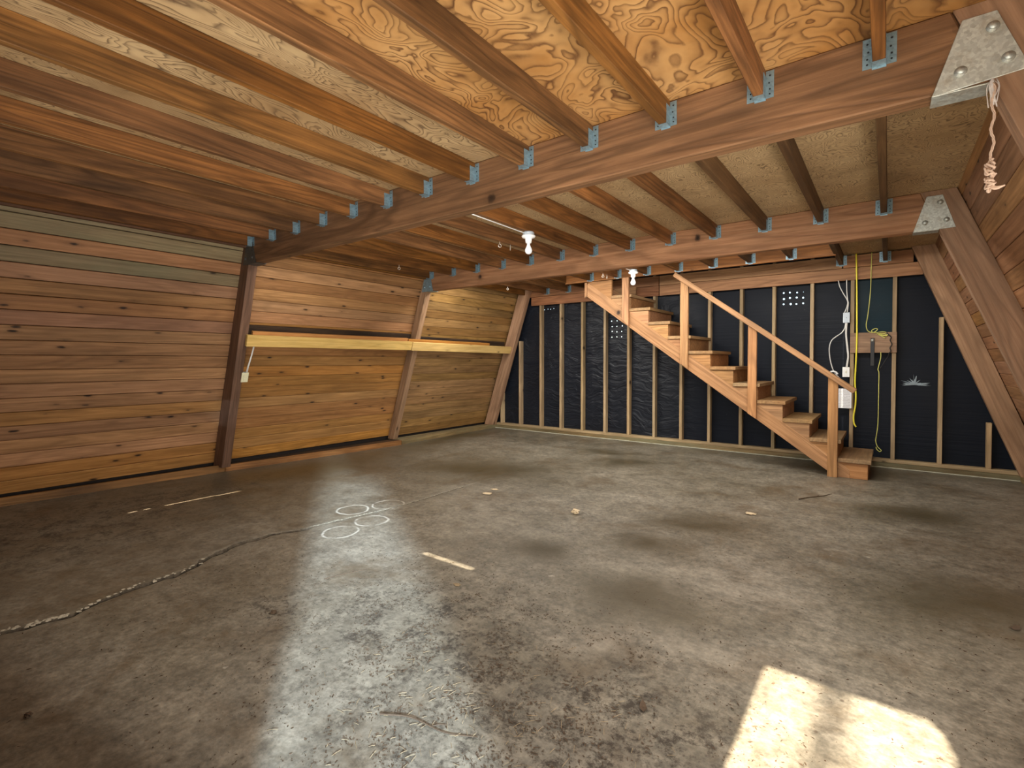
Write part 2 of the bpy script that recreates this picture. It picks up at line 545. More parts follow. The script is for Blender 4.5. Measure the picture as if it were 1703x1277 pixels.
def sweep(bm, path, rad, n=6):
    prev = None
    rings = []
    for i, q in enumerate(path):
        d = (path[min(i + 1, len(path) - 1)] - path[max(i - 1, 0)])
        if d.length < 1e-7:
            d = Vector((0, 0, 1))
        d.normalize()
        ref = prev if prev is not None else (Vector((1, 0, 0)) if abs(d.x) < .8 else Vector((0, 1, 0)))
        x = (ref - d * ref.dot(d)).normalized()
        prev = x
        y = d.cross(x)
        r = rad(i / (len(path) - 1)) if callable(rad) else rad
        rings.append([bm.verts.new(q + (x * math.cos(a) + y * math.sin(a)) * r) for a in [2 * math.pi * j / n for j in range(n)]])
    for a, b in zip(rings, rings[1:]):
        for j in range(n):
            bm.faces.new((a[j], a[(j + 1) % n], b[(j + 1) % n], b[j]))
    bm.faces.new(rings[0][::-1])
    bm.faces.new(rings[-1])


def tube(name, paths, rad, mat, parent=None, loc=(0, 0, 0), n=6, sub=6):
    bm = bmesh.new()
    for p in paths:
        sweep(bm, [q - Vector(loc) for q in (smooth_path(p, sub) if sub else [Vector(q) for q in p])], rad, n)
    for f in bm.faces:
        f.smooth = True
    me = bpy.data.meshes.new(name)
    bm.to_mesh(me)
    bm.free()
    return put(name, me, mat, parent, Matrix.Translation(loc) if parent is None else WM[parent.name] @ Matrix.Translation(Vector(loc) - WM[parent.name].translation))


def lathe(name, prof, mat, parent, mw, n=20):
    bm = bmesh.new()
    rings = []
    for r, z in prof:
        rings.append([bm.verts.new((r * math.cos(2 * math.pi * j / n), r * math.sin(2 * math.pi * j / n), z)) for j in range(n)] if r > 1e-6 else [bm.verts.new((0, 0, z))])
    for a, b in zip(rings, rings[1:]):
        if len(a) == 1 and len(b) == 1:
            continue
        for j in range(n):
            q = (j + 1) % n
            if len(a) == 1:
                bm.faces.new((a[0], b[q], b[j]))
            elif len(b) == 1:
                bm.faces.new((a[j], a[q], b[0]))
            else:
                bm.faces.new((a[j], a[q], b[q], b[j]))
    bmesh.ops.recalc_face_normals(bm, faces=bm.faces)
    for f in bm.faces:
        f.smooth = True
    me = bpy.data.meshes.new(name)
    bm.to_mesh(me)
    bm.free()
    return put(name, me, mat, parent, mw)


# ---------------------------------------------------------------- room dimensions (metres)
D1, D2, YB = 2.337, 4.7034, 6.938
TB = .089
Z_BEAM, Z_CEIL, Z_JOIST = 2.135, 2.415, 2.297
X0, SP = -.0405, .4064
JX = [X0 - SP * q for q in range(13)]
SL, SR = .338, .372


def XL(z):
    return -5.83 + SL * (z - .1)


def XR(z):
    return .378 + SR * (2.41 - z)


# ---------------------------------------------------------------- floor with its long crack
CR = [(-3.08, -1.5), (-3.07, .30), (-3.06, .48), (-3.04, .60), (-3.10, .75), (-3.14, .94), (-3.155, 1.12), (-3.28, 1.30), (-3.36, 1.51), (-3.355, 1.70),
      (-3.30, 1.82), (-3.265, 2.15), (-3.20, 2.54), (-3.18, 2.86), (-3.19, 3.13), (-3.20, 3.50), (-3.19, 3.9), (-3.2, 7.3)]
cl = []
for (xa, ya), (xb, yb) in zip(CR, CR[1:]):
    m_ = max(1, int((yb - ya) / .035))
    for j in range(m_):
        t = j / m_
        y = ya + (yb - ya) * t
        hw = .014 if y < .7 else .022 if y < 1.6 else .015 if y < 1.95 else .0035 if y < 2.6 else .003 if y < 3.5 else .0003
        jit = .012 if y < 2 else .006
        cl.append((xa + (xb - xa) * t + random.uniform(-jit, jit), y, hw * random.uniform(.55, 1.25)))
cl.append((CR[-1][0], CR[-1][1], .0003))
floor = thing('floor', kind='structure')


def slab(side):
    bm = bmesh.new()
    xe = -6.4 if side < 0 else 1.9
    top, prev = [], None
    for x, y, hw in cl:
        z = (.004 if side < 0 and y < 1.9 else 0)
        a = bm.verts.new((xe, y, z))
        b = bm.verts.new((x + side * (hw + .02), y, z))
        c = bm.verts.new((x + side * hw, y, z - .003))
        d = bm.verts.new((x + side * hw * .5, y, -.03))
        if prev:
            for u in range(3):
                q = (prev[u], prev[u + 1], (a, b, c, d)[u + 1], (a, b, c, d)[u])
                fc = bm.faces.new(q)
                fc.material_index = 1 if u == 2 else 0
        prev = (a, b, c, d)
    bmesh.ops.recalc_face_normals(bm, faces=bm.faces)
    for f in bm.faces:
        if f.material_index == 0 and f.normal.z < 0:
            f.normal_flip()
    me = bpy.data.meshes.new('concrete_slab')
    bm.to_mesh(me)
    bm.free()
    me.materials.append(M['concrete'])
    me.materials.append(M['crack'])
    return put('concrete_slab', me, None, floor)


slab(-1)
slab(1)
bm = bmesh.new()
prev = None
for x, y, hw in cl:
    cur = (bm.verts.new((x - hw - .004, y, -.022)), bm.verts.new((x + hw + .004, y, -.026)))
    if prev:
        bm.faces.new((prev[0], prev[1], cur[1], cur[0]))
    prev = cur
me = bpy.data.meshes.new('crack_bed')
bm.to_mesh(me)
bm.free()
put('crack_bed', me, M['crack'], floor)
# broken bits along the crack rim
bm = bmesh.new()
for x, y, hw in cl:
    if .25 < y < 1.25:
        for q in range(7 if y < .6 else 2):
            s = random.uniform(.004, .011)
            g = bmesh.ops.create_icosphere(bm, subdivisions=1, radius=s)['verts']
            ox, oy = x - hw - .006 + random.gauss(0, .010), y + random.uniform(0, .03)
            for v in g:
                v.co = Vector((v.co.x * random.uniform(.8, 1.4) + ox, v.co.y * random.uniform(.8, 1.6) + oy, v.co.z * .5 + .001))
for x, y, hw in cl:
    if 1.9 < y < 3.5:
        for q in range(3):
            sz = random.uniform(.002, .0045)
            g = bmesh.ops.create_icosphere(bm, subdivisions=1, radius=sz)['verts']
            ox, oy = x - hw - .002 + random.gauss(0, .002), y + random.uniform(0, .035)
            for v in g:
                v.co = Vector((v.co.x + ox, v.co.y * 1.8 + oy, v.co.z * .35))
me = bpy.data.meshes.new('crack_rubble')
bm.to_mesh(me)
bm.free()
props(put('crack_rubble', me, M['rubble'], floor), kind='stuff')

# ---------------------------------------------------------------- ceiling: plywood sheets and joists
ceiling = thing('ceiling', kind='structure', loc=(0, 0, Z_CEIL))
EDGE = [.50, JX[1], JX[4], JX[7], JX[10], -5.30]


def sheet(xa, xb, ya, yb, mat):
    block('plywood_sheet', xb + .0015, xa - .0015, ya + .001, yb - .001, Z_CEIL, Z_CEIL + .018, mat, ceiling, .001)


for i in range(5):
    sheet(EDGE[i], EDGE[i + 1], -.12, D1 + TB / 2, M['ply_near'] if i < 2 else M['ply_mid'])
    sheet(EDGE[i], EDGE[i + 1], D1 + TB / 2, D2 + TB / 2, M['ply_far'])
XT0, XT1 = JX[9] - .02, JX[1] + .02          # stair opening
for xa, xb, ya, yb in ((.5, XT1, D2 + TB / 2, 7.1), (XT1, XT0, D2 + TB / 2, 6.19), (XT0, -5.3, D2 + TB / 2, 7.1)):
    sheet(xa, xb, ya, yb, M['ply_far'])


def joist(x, ya, yb, mat=None):
    board('joist', (x, ya, (Z_JOIST + Z_CEIL) / 2), (x, yb, (Z_JOIST + Z_CEIL) / 2), (0, 0, 1), Z_CEIL - Z_JOIST, .040, mat or M['joist'], ceiling)


for q in range(13):
    joist(JX[q], -.05, D1)
for q in range(13):
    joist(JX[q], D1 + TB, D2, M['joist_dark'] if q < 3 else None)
for q in range(13):
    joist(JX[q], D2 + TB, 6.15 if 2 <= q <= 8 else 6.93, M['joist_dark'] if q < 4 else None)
block('header', XT0 + .02 + .0, XT1 - .02, 6.15, 6.19, Z_JOIST - .012, Z_CEIL, M['beam_red'], ceiling)
# edge blocking where the ceiling meets the sloping walls
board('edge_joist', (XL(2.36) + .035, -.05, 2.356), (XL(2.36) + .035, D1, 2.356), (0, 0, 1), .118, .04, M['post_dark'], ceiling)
board('edge_joist', (XL(2.36) + .035, D1 + TB, 2.356), (XL(2.36) + .035, D2, 2.356), (0, 0, 1), .118, .04, M['joist'], ceiling)
# stairwell upstairs
for xa, xb, ya, yb in ((XT0 - .06, XT0 - .02, 6.15, 7.1), (XT1 + .02, XT1 + .06, 6.15, 7.1), (XT0 - .06, XT1 + .06, 6.15, 6.19)):
    block('stairwell_lining', xa, xb, ya, yb, Z_CEIL + .02, 3.6, M['dark_gap'], ceiling)
block('stairwell_lining', XT0 - .06, XT1 + .06, 6.15, 7.1, 3.6, 3.64, M['dark_gap'], ceiling)

# ---------------------------------------------------------------- left wall
wl = thing('wall_left', kind='structure', loc=(-5.83, 0, 0))
PITCH = .1152
WDIR = Vector((SL, 0, 1)).normalized()
NL = Vector((1, 0, -SL)).normalized()
bays = ((-.10, D1 + .04), (D1 + .045, D2 + .04), (D2 + .045, 7.04))
for bi, (ya, yb) in enumerate(bays):
    for j in range(21):
        z0 = .084 + PITCH * j + (0, .012, -.006)[bi]
        zc = z0 + PITCH / 2
        if bi == 0:
            mat = M['plank_gray'] if j in (18, 19, 16) else M['plank_rose'] if j in (7, 12, 17, 15) else M['plank_orange'] if j < 2 else M['plank']
        elif bi == 1:
            mat = M['plank_orange'] if j < 13 else M['plank']
        else:
            mat = M['plank_gold']
        w = PITCH * math.hypot(1, SL) - (.0055 if (bi == 0 or (j * 7 + bi) % 3 == 0) else .0022)
        c = Vector((XL(zc), 0, zc)) - NL * (.0125 + random.uniform(0, .002))
        board('plank', (c.x, ya, c.z), (c.x, yb, c.z), WDIR, w, .025, mat, wl, .004)
a, b = Vector((XL(-.1), 0, -.1)) - NL * .04, Vector((XL(2.6), 0, 2.6)) - NL * .04
board('sheathing', ((a.x + b.x) / 2, -.15, (a.z + b.z) / 2), ((a.x + b.x) / 2, 7.2, (a.z + b.z) / 2), WDIR, (b - a).length, .02, M['dark_gap'], wl, 0)
board('sill_plate', (-5.90, -.1, .030), (-5.80, 2.4, .030), (1, 0, .05), .15, .05, M['sill_dirt_and_shade'], wl)
board('sill_plate', (-5.84, 2.4, .030), (-5.665, 4.72, .030), (1, 0, .05), .235, .05, M['sill_dirt_and_shade'], wl)
board('sill_plate', (-5.72, 4.72, .030), (-5.72, 6.95, .030), (1, 0, .05), .22, .05, M['sill'], wl)
board('sill_board', (-5.79, -.1, .034), (-5.71, 2.4, .034), (0, 0, 1), .080, .036, M['sill_orange'], wl)
board('sill_board', (-5.70, 2.4, .032), (-5.52, 4.68, .030), (0, 0, 1), .070, .036, M['sill_orange'], wl)
board('sill_board', (-5.535, 4.7, .028), (-5.62, 6.93, .028), (0, 0, 1), .058, .036, M['sill'], wl)

# ---------------------------------------------------------------- right wall
wr = thing('wall_right', kind='structure', loc=(1.2, 0, 0))
WDR = Vector((-SR, 0, 1)).normalized()
NR = Vector((-1, 0, -SR)).normalized()
for bi, (ya, yb) in enumerate(bays):
    for j in range(21):
        z0 = 2.006 - .1175 * 17 + .1175 * j
        if z0 > 2.45:
            continue
        zc = z0 + .1175 / 2
        c = Vector((XR(zc), 0, zc)) - NR * (.0125 + random.uniform(0, .002))
        board('plank', (c.x, ya, c.z), (c.x, yb, c.z), WDR, .1175 * math.hypot(1, SR) - .003, .025, M['plank_rose'] if (j + bi) % 3 else M['plank'], wr, .004)
a, b = Vector((XR(-.1), 0, -.1)) - NR * .04, Vector((XR(2.6), 0, 2.6)) - NR * .04
board('sheathing', ((a.x + b.x) / 2, -.15, (a.z + b.z) / 2), ((a.x + b.x) / 2, 7.2, (a.z + b.z) / 2), WDR, (b - a).length, .02, M['dark_gap'], wr, 0)
board('sill_plate', (1.15, -.1, .03), (1.15, 6.93, .03), (1, 0, 0), .2, .06, M['sill'], wr)

# ---------------------------------------------------------------- back wall: felt with drilled vents, studs, plates
wb = thing('wall_back', kind='structure', loc=(0, YB, 0))
VENTS = [(-1.085, -.810, 1.865, 2.075, 4, 3, .0115), (-3.52, -3.19, 1.515, 1.845, 4, 4, .0085), (-4.66, -4.42, 2.03, 2.085, 4, 1, .0055)]
YF = 7.04
bm = bmesh.new()
xs = sorted({-6.1, 1.5} | {q for v in VENTS for q in v[:2]})
zs = sorted({-.05, 3.7} | {q for v in VENTS for q in v[2:4]})


def quad(x0, x1, z0, z1):
    bm.faces.new([bm.verts.new((x, YF, z)) for x, z in ((x0, z0), (x1, z0), (x1, z1), (x0, z1))])


for xa, xb in zip(xs, xs[1:]):
    for za, zb in zip(zs, zs[1:]):
        if not any(v[0] <= xa and xb <= v[1] and v[2] <= za and zb <= v[3] for v in VENTS):
            quad(xa, xb, za, zb)
for vi, (x0, x1, z0, z1, nx, nz, r) in enumerate(VENTS):
    cw, ch = (x1 - x0) / nx, (z1 - z0) / nz
    for i in range(nx):
        for j in range(nz):
            cx, cz = x0 + cw * (i + .5), z0 + ch * (j + .5)
            if vi == 0 and i == 3 and j == 2:
                rr = r * .25
            else:
                rr = r * random.uniform(.78, 1.05)
            hx, hz = cx + random.uniform(-.006, .006), cz + random.uniform(-.006, .006)
            sq = [(cx + cw / 2 * a, cz + ch / 2 * b) for a, b in ((1, 0), (1, 1), (0, 1), (-1, 1), (-1, 0), (-1, -1), (0, -1), (1, -1))]
            ov = [bm.verts.new((x, YF, z)) for x, z in sq]
            iv = [bm.verts.new((hx + rr * math.cos(math.pi / 4 * t), YF, hz + rr * math.sin(math.pi / 4 * t))) for t in range(8)]
            for t in range(8):
                bm.faces.new((ov[t], ov[(t + 1) % 8], iv[(t + 1) % 8], iv[t]))
bmesh.ops.recalc_face_normals(bm, faces=bm.faces)
me = bpy.data.meshes.new('felt_sheet')
bm.to_mesh(me)
bm.free()
put('felt_sheet', me, M['felt'], wb)
# (right edge x, top z, base z, standing in front of it)
STUD = [(-5.475, .62), (-5.069, 1.535)] + [(x, 2.415) for x in (-4.639, -4.2457, -3.8493, -3.4564, -3.0694, -2.6742, -2.2870, -1.9087, -1.5110, -1.1308, -.7205, -.3182, .0674)] + [(.4645, 1.655), (.846, .56)]
for x, zt in STUD:
    block('stud', x - .038, x, YB + .012, YF - .003, .092, zt, M['stud'], wb, axis='z')
block('bottom_plate', -5.60, 1.05, YB + .004, YF - .002, .056, .092, M['stud'], wb)
block('mud_sill', -5.62, 1.10, YB - .02, YF - .002, 0, .056, M['sill'], wb)
M['grout'] = plain('pale_grout', (.42, .40, .30), .9, 0, .5, 12)
block('grout_line', -5.6, 1.08, YB - .034, YB - .0205, 0, .012, M['grout'], wb, .004)
for xa, xb, m_ in ((-4.86, -2.62, 'beam_red'), (-2.61, -.44, 'stair'), (-.43, .205, 'beam_red')):
    block('ledger_board', xa, xb, YB - .012, YB + .012, 2.264, 2.40, M[m_], wb)
for xa, xb, m_ in ((-4.83, -2.62, 'beam_red'), (-2.61, .285, 'stair')):
    block('top_plate', xa, xb, YB - .010, YB + .012, 2.120, 2.260, M[m_], wb)
block('felt_patch', -.316, .028, YF - .008, YF - .002, 1.50, 2.13, M['felt_teal'], wb, .001)
block('blocking', -.355, .072, YB - .012, YB + .026, 1.283, 1.512, M['post'], wb)
# powdery white splash on the felt
bm = bmesh.new()
c0 = Vector((.232, YF - .004, .935))
for i in range(46):
    a = random.choice([random.gauss(0, .16), math.pi + random.gauss(0, .14), math.pi / 2 + random.gauss(.1, .28), random.uniform(0, math.pi)])
    L = random.uniform(.02, .135) * (1.0 if abs(math.sin(a)) < .35 else .72)
    w = random.uniform(.003, .009)
    d, e = Vector((math.cos(a), 0, math.sin(a))), Vector((-math.sin(a), 0, math.cos(a)))
    p = c0 + d * random.uniform(0, .02)
    vs_ = [bm.verts.new(p + e * w), bm.verts.new(p - e * w), bm.verts.new(p + d * L * .6 - e * w * .6), bm.verts.new(p + d * L), bm.verts.new(p + d * L * .6 + e * w * .6)]
    tip = bm.verts.new(p + d * L * .3 - Vector((0, .004, 0)))
    for i2 in range(5):
        bm.faces.new((vs_[i2], vs_[(i2 + 1) % 5], tip))
me = bpy.data.meshes.new('powder_splash')
bm.to_mesh(me)
bm.free()
put('powder_splash', me, M['splat'], wb)

# ---------------------------------------------------------------- unseen front wall, gaps shaped for the sun: closed doors, open doorway on the right
wf = thing('wall_front', kind='structure', loc=(0, -.1, 0))
Y0, Y1 = -.12, -.06
mp = M['door_paint']
block('door_board', -6.1, -4.731, Y0, Y1, 0, 2.1, mp, wf, 0)
block('door_board', -4.713, -2.28, Y0, Y1, 0, 2.1, mp, wf, 0)
for za, zb in ((0, 1.257), (1.32, 1.355), (1.403, 1.49), (2.05, 2.1)):
    block('door_strip', -4.733, -4.711, Y0 + .04, Y1, za, zb, mp, wf, 0)
block('door_board', -2.28, -1.88, Y0, Y0 + .012, 0, 2.072, mp, wf, 0)
block('door_board', -1.88, -.368, Y0, Y1, 0, 2.1, mp, wf, 0)
block('door_lintel', -6.1, 1.6, Y0, Y1, 2.1, 2.6, mp, wf, 0)
block('door_jamb', .86, 1.7, Y0, Y1, 0, 2.1, mp, wf, 0)
# made-up board outside, clipped corner shaped to trim the sun on the right
prism('sun_mask', [(.172, 1.95), (.172, 2.05), (.149, 2.144), (.10, 2.22), (.10, 3.3), (1.6, 3.3), (1.6, 1.95)], .03, mp, wf, Matrix.Translation((0, -.22, 0)), 0)
gr = bpy.data.meshes.new('ground')
gr.from_pydata([(-40, -40, -.06), (40, -40, -.06), (40, 60, -.06), (-40, 60, -.06)], [], [(0, 1, 2, 3)])
props(put('ground', gr, M['ground']), kind='structure')
# slim tree trunk added out of view, its soft shade crosses the sun patch
bm = bmesh.new()
sweep(bm, [Vector((-.13 + .02 * math.sin(q), -9.0, -.06 + q)) for q in range(15)], lambda t: .062 - .02 * t, 10)
me = bpy.data.meshes.new('unseen_trunk')
bm.to_mesh(me)
bm.free()
props(put('unseen_trunk', me, M['bark']), kind='structure')


# ---------------------------------------------------------------- rafters of the A-frame
def rafter(label, lo, hi, y, w, mat, outward):
    """lo, hi: (x, z) of the inner edge; w: depth across; the board is TB thick in y"""
    d = (Vector((hi[0], 0, hi[1])) - Vector((lo[0], 0, lo[1]))).normalized()
    nrm = Vector((d.z, 0, -d.x)) * outward
    za, zb = .055, Z_CEIL
    def at(z):
        t = (z - lo[1]) / (hi[1] - lo[1])
        return lo[0] + (hi[0] - lo[0]) * t
    hx = w / abs(d.z) * outward
    pts = [(at(za), za), (at(za) + hx, za), (at(zb) + hx, zb), (at(zb), zb)]
    c = Vector((at(za), y, za))
    mw = frame(c, d, (0, 1, 0))
    inv = mw.inverted()
    loc = [inv @ Vector((x, y, z)) for x, z in pts]
    o = prism('rafter', [(p.x, p.z) for p in loc], TB, mat, None, mw, .003)
    return props(o, label, 'rafter', 'sloping rafters of the A-frame')


rafter('dark brown sloping rafter nearest on the left plank wall, carrying the front beam', (-5.608, .11), (-4.99, 2.125), D1, .195, M['post_dark'], -1)
rafter('pale brown sloping rafter in the middle of the left plank wall, under the middle beam', (-5.72, .065), (-5.02, 2.109), D2, .112, M['post'], -1)
rafter('reddish sloping rafter in the far left corner beside the black back wall', (-5.575, .113), (-4.91, 2.098), YB - .095, .19, M['post'], -1)
rafter('sloping rafter nearest on the right plank wall, behind the hanging rope', (.27, 2.132), (.182, 2.37), D1, .187, M['post'], 1)
rafter('broad sloping rafter on the right plank wall, carrying the middle beam', (.7223, .979), (.283, 2.123), D2, .187, M['post'], 1)
rafter('sloping rafter at the far right standing against the black back wall', (1.027, .10), (.238, 2.265), YB - .095, .187, M['post'], 1)

# ---------------------------------------------------------------- beams with their joist hangers


def hanger_mesh():
    bm = bmesh.new()

    def bx(x0, x1, y0, y1, z0, z1, mi=0):
        vs_ = bmesh.ops.create_cube(bm, size=1)['verts']
        for v in vs_:
            v.co = Vector((x0 + (v.co.x + .5) * (x1 - x0), y0 + (v.co.y + .5) * (y1 - y0), z0 + (v.co.z + .5) * (z1 - z0)))
        for f in {f for v in vs_ for f in v.link_faces}:
            f.material_index = mi
    t = .0018
    for s in (-1, 1):
        bx(*sorted((s * .0215, s * .052)), -t, 0, -.004, .108)           # nailing flange on the beam
        bx(*sorted((s * .0202, s * .0202 + s * t)), -.050, 0, -.004, .085)   # side strap on the joist
        for zz in (.012, .032, .058, .088):
            xx = s * (.037 if zz != .058 else .034)
            g = bmesh.ops.create_cone(bm, cap_ends=True, segments=6, radius1=.0038, radius2=.003, depth=.004)['verts']
            for v in g:
                v.co = Vector((v.co.x + xx, -t + v.co.z, v.co.y + zz))
            for f in {f for v in g for f in v.link_faces}:
                f.material_index = 1
    bx(-.022, .022, -.046, 0, -.0045, -.0022)                             # seat
    bx(-.022, .022, -.003, -.0012, -.012, .0)                            # lip seen from the front
    me = bpy.data.meshes.new('joist_hanger')
    bm.to_mesh(me)
    bm.free()
    me.materials.append(M['galv'])
    me.materials.append(M['nail'])
    return me


HM = hanger_mesh()


def hangers(parent, y, ks):
    for q in ks:
        o = bpy.data.objects.new('joist_hanger', HM)
        place(o, parent, Matrix.Translation((JX[q], y, Z_JOIST + .001)) @ Matrix.Rotation(random.uniform(-.015, .015), 4, 'Y'))


def beam(label, y, xl, xr, mat):
    t = thing('ceiling_beam', label, 'beam', ((xl + xr) / 2, y + TB / 2, Z_BEAM), 'heavy beams across the ceiling')
    zt = Z_CEIL
    prism('timber', [(xl - (xl + xr) / 2, 0), (xr - (xl + xr) / 2 , 0), (xr - (xl + xr) / 2 - SR * .28, zt - Z_BEAM), (xl - (xl + xr) / 2 + SL * .28, zt - Z_BEAM)], TB, mat, t,
          Matrix.Translation(((xl + xr) / 2, y, Z_BEAM)), .006)
    hangers(t, y, range(13))
    return t


beam('long heavy brown beam nearest the viewer, crossing the whole ceiling', D1, -4.985, .266, M['beam'])
beam('second heavy beam across the middle of the ceiling, behind the bare bulb', D2, -5.005, .276, M['beam_two'])
hangers(wb, YB - .012, [0, 1, 10, 11, 12])
hangers(ceiling, 6.15, range(2, 9))


# gusset brackets at the beam ends
def gusset(label, y, pts, bolts, mat, flange):
    xm = sum(p[0] for p in pts) / 4
    t = thing('gusset_bracket', label, 'bracket', (xm, y, Z_BEAM), 'steel brackets joining beams to rafters')
    fp = prism('plate', pts, .005, mat, t, Matrix.Translation((0, y - .0065, 0)), .0015)
    prism('plate', pts, .005, mat, t, Matrix.Translation((0, y + TB + .0015, 0)), .0015)
    block('bottom_flange', flange[0], flange[1], y - .0065, y + TB + .0065, Z_BEAM - .007, Z_BEAM - .002, mat, t, .0015)
    for x, z in bolts:
        lathe('bolt', [(0, .011), (.010, .011), (.0115, .006), (.0115, .004), (.018, .0035), (.018, 0), (0, 0)], mat, fp, Matrix.Translation((x, y - .0065, z)) @ Matrix.Rotation(math.pi / 2, 4, 'X'), 12)
    return t


gusset('large galvanised bracket plate at the right end of the front beam', D1, [(.112, 2.128), (.36, 2.150), (.278, 2.367), (.19, 2.367)], [(.268, 2.315), (.188, 2.192), (.307, 2.200)], M['plate'], (.112, .267))
gusset('galvanised bracket plate at the right end of the middle beam', D2, [(.132, 2.128), (.369, 2.135), (.296, 2.376), (.207, 2.377)], [(.283, 2.325), (.200, 2.190), (.318, 2.195)], M['plate'], (.132, .278))
gusset('dark tarnished bracket at the left end of the front beam', D1, [(-5.09, 2.130), (-4.83, 2.128), (-4.905, 2.372), (-5.0, 2.372)], [(-4.975, 2.31), (-5.03, 2.19), (-4.90, 2.19)], M['plate_dark'], (-4.99, -4.83))
gusset('small gray bracket at the left end of the middle beam', D2, [(-5.10, 2.130), (-4.88, 2.128), (-4.935, 2.365), (-5.03, 2.365)], [(-4.99, 2.31), (-5.045, 2.19), (-4.94, 2.19)], M['galv'], (-5.0, -4.88))

# ---------------------------------------------------------------- staircase
st = thing('staircase', 'open wooden staircase with handrail rising along the black back wall', 'staircase', (-1.6, 6.5, 0))
NOSE, RUN, RISE, Z1 = -.123, .2535, .186, .196
YA, YC = 6.065, 6.925
NT_ = 11


def nose(q):
    return NOSE - RUN * q


for q in range(NT_):
    zt = Z1 + RISE * q
    board('tread', (nose(q) - .140, YA, zt - .019), (nose(q) - .140, YC, zt - .019), (1, 0, 0), .280, .038, M['tread'], st)
    zb = 0 if q == 0 else Z1 + RISE * (q - 1)
    block('riser', nose(q) - .046, nose(q) - .026, YA + .055, YC - .05, zb, zt - .039, M['riser'], st)
# straight stringers with triangular step cleats nailed on top
xe = -3.306
SS = (2.07 - .05) / (3.306 - .49)
def zlow(x):
    return .05 + (-.49 - x) * SS
def zup(x):
    return zlow(x) + .172
DS = Vector((-1, 0, SS)).normalized()
for yy in (YA + .018, YC - .05):
    mw = frame((-.42, yy, 0), DS, (0, 1, 0))
    inv = mw.inverted()
    poly = [(-.30, 0), (-.42, 0), (-.49, .05), (xe, 2.07), (xe, 2.24), (xe + .02, 2.255), (-.30, zup(-.30))]
    loc = [inv @ Vector((x, yy, z)) for x, z in poly]
    prism('stringer', [(p.x, p.z) for p in loc], .038, M['stair'], st, mw)
    for q in range(NT_):
        zt = Z1 + RISE * q - .039
        xr, xl = nose(q) - .028, nose(q) - RUN - .028
        if q == 0:
            poly = [(xr, 0), (xr, zt), (xl, zt), (xl, zup(xl) + .001), (-.303, zup(-.303) + .001), (-.298, 0)]
        else:
            poly = [(xr, zup(xr) + .0015), (xr, zt), (xl, zt), (xl, min(zt - .002, zup(xl) + .0015))]
        c = ((xr + xl) / 2, zt - .06)
        prism('step_cleat', [(x - c[0], z - c[1]) for x, z in poly], .037, M['stair'], st, Matrix.Translation((c[0], yy + .0005, c[1])))
    zt = Z1 + RISE * (NT_ - 1) - .039
    xl = nose(NT_ - 1) - RUN - .028
    poly = [(xl - .002, zup(xl) + .002), (xl - .002, 2.265), (xe, 2.265), (xe + .022, 2.258)]
    prism('step_cleat', [(x - xl, z - 2.2) for x, z in poly], .037, M['stair'], st, Matrix.Translation((xl, yy + .0005, 2.2)))
block('end_cleat', xe - .04, xe - .002, YA + .012, YA + .09, 2.06, 2.265, M['stair'], st, axis='z')


def newel(xa, xb, zb0, zb1, zt0, zt1):
    # local x runs up the post so that the grain does too
    c = Vector((xa, YA - .025, zb1))
    mw = Matrix(((0, 0, 1, c.x), (0, 1, 0, c.y), (1, 0, 0, c.z), (0, 0, 0, 1)))
    mw = Matrix(((0, 0, 1, c.x), (0, -1, 0, c.y + .040), (1, 0, 0, c.z), (0, 0, 0, 1)))
    w = xb - xa
    prism('newel_post', [(zb0 - zb1, 0), (zt0 - zb1, 0), (zt1 - zb1, w), (0, w)], .040, M['stair'], st, mw)


newel(-.492, -.405, 0, 0, 1.045, .980)
newel(-1.257, -1.168, .605, .545, 1.600, 1.536)
newel(-2.016, -1.924, 1.168, 1.092, 2.160, 2.095)
newel(-2.776, -2.684, 1.73, 1.64, 2.27, 2.27)
ra, rb = Vector((-.262, YA - .03, .886)), Vector((-2.085, YA - .03, 2.242))
board('handrail', ra, rb, (0, 1, 0), .062, .056, M['stair'], st, .005)

# ---------------------------------------------------------------- plank shelf across the left rafters
sh = thing('shelf_rail', 'long pale yellow board rail with orange board, across the left wall rafters', 'shelf', (-5.2, 4.6, 1.33))
SD = Vector((.30, 0, 1)).normalized()
board('face_board', (-5.187, 2.40, 1.398), (-5.205, 4.60, 1.398), SD, .118, .036, M['yellow'], sh)
board('face_board', (-5.200, 4.606, 1.394), (-5.207, 6.84, 1.378), SD, .118, .036, M['yellow'], sh)
board('back_board', (-5.222, 2.47, 1.432), (-5.240, 4.55, 1.437), SD, .135, .034, M['orange'], sh)
board('back_board', (-5.238, 4.56, 1.430), (-5.250, 6.3, 1.420), SD, .130, .034, M['orange'], sh)

board('shade_strip', (-5.310, 2.46, 1.515), (-5.310, 4.66, 1.515), SD, .105, .036, M['sill_dirt_and_shade'], sh)  # dark strips in place of the shade on the planks above the shelf
board('shade_strip', (-5.325, 4.84, 1.495), (-5.325, 6.80, 1.475), SD, .09, .036, M['sill_dirt_and_shade'], sh)

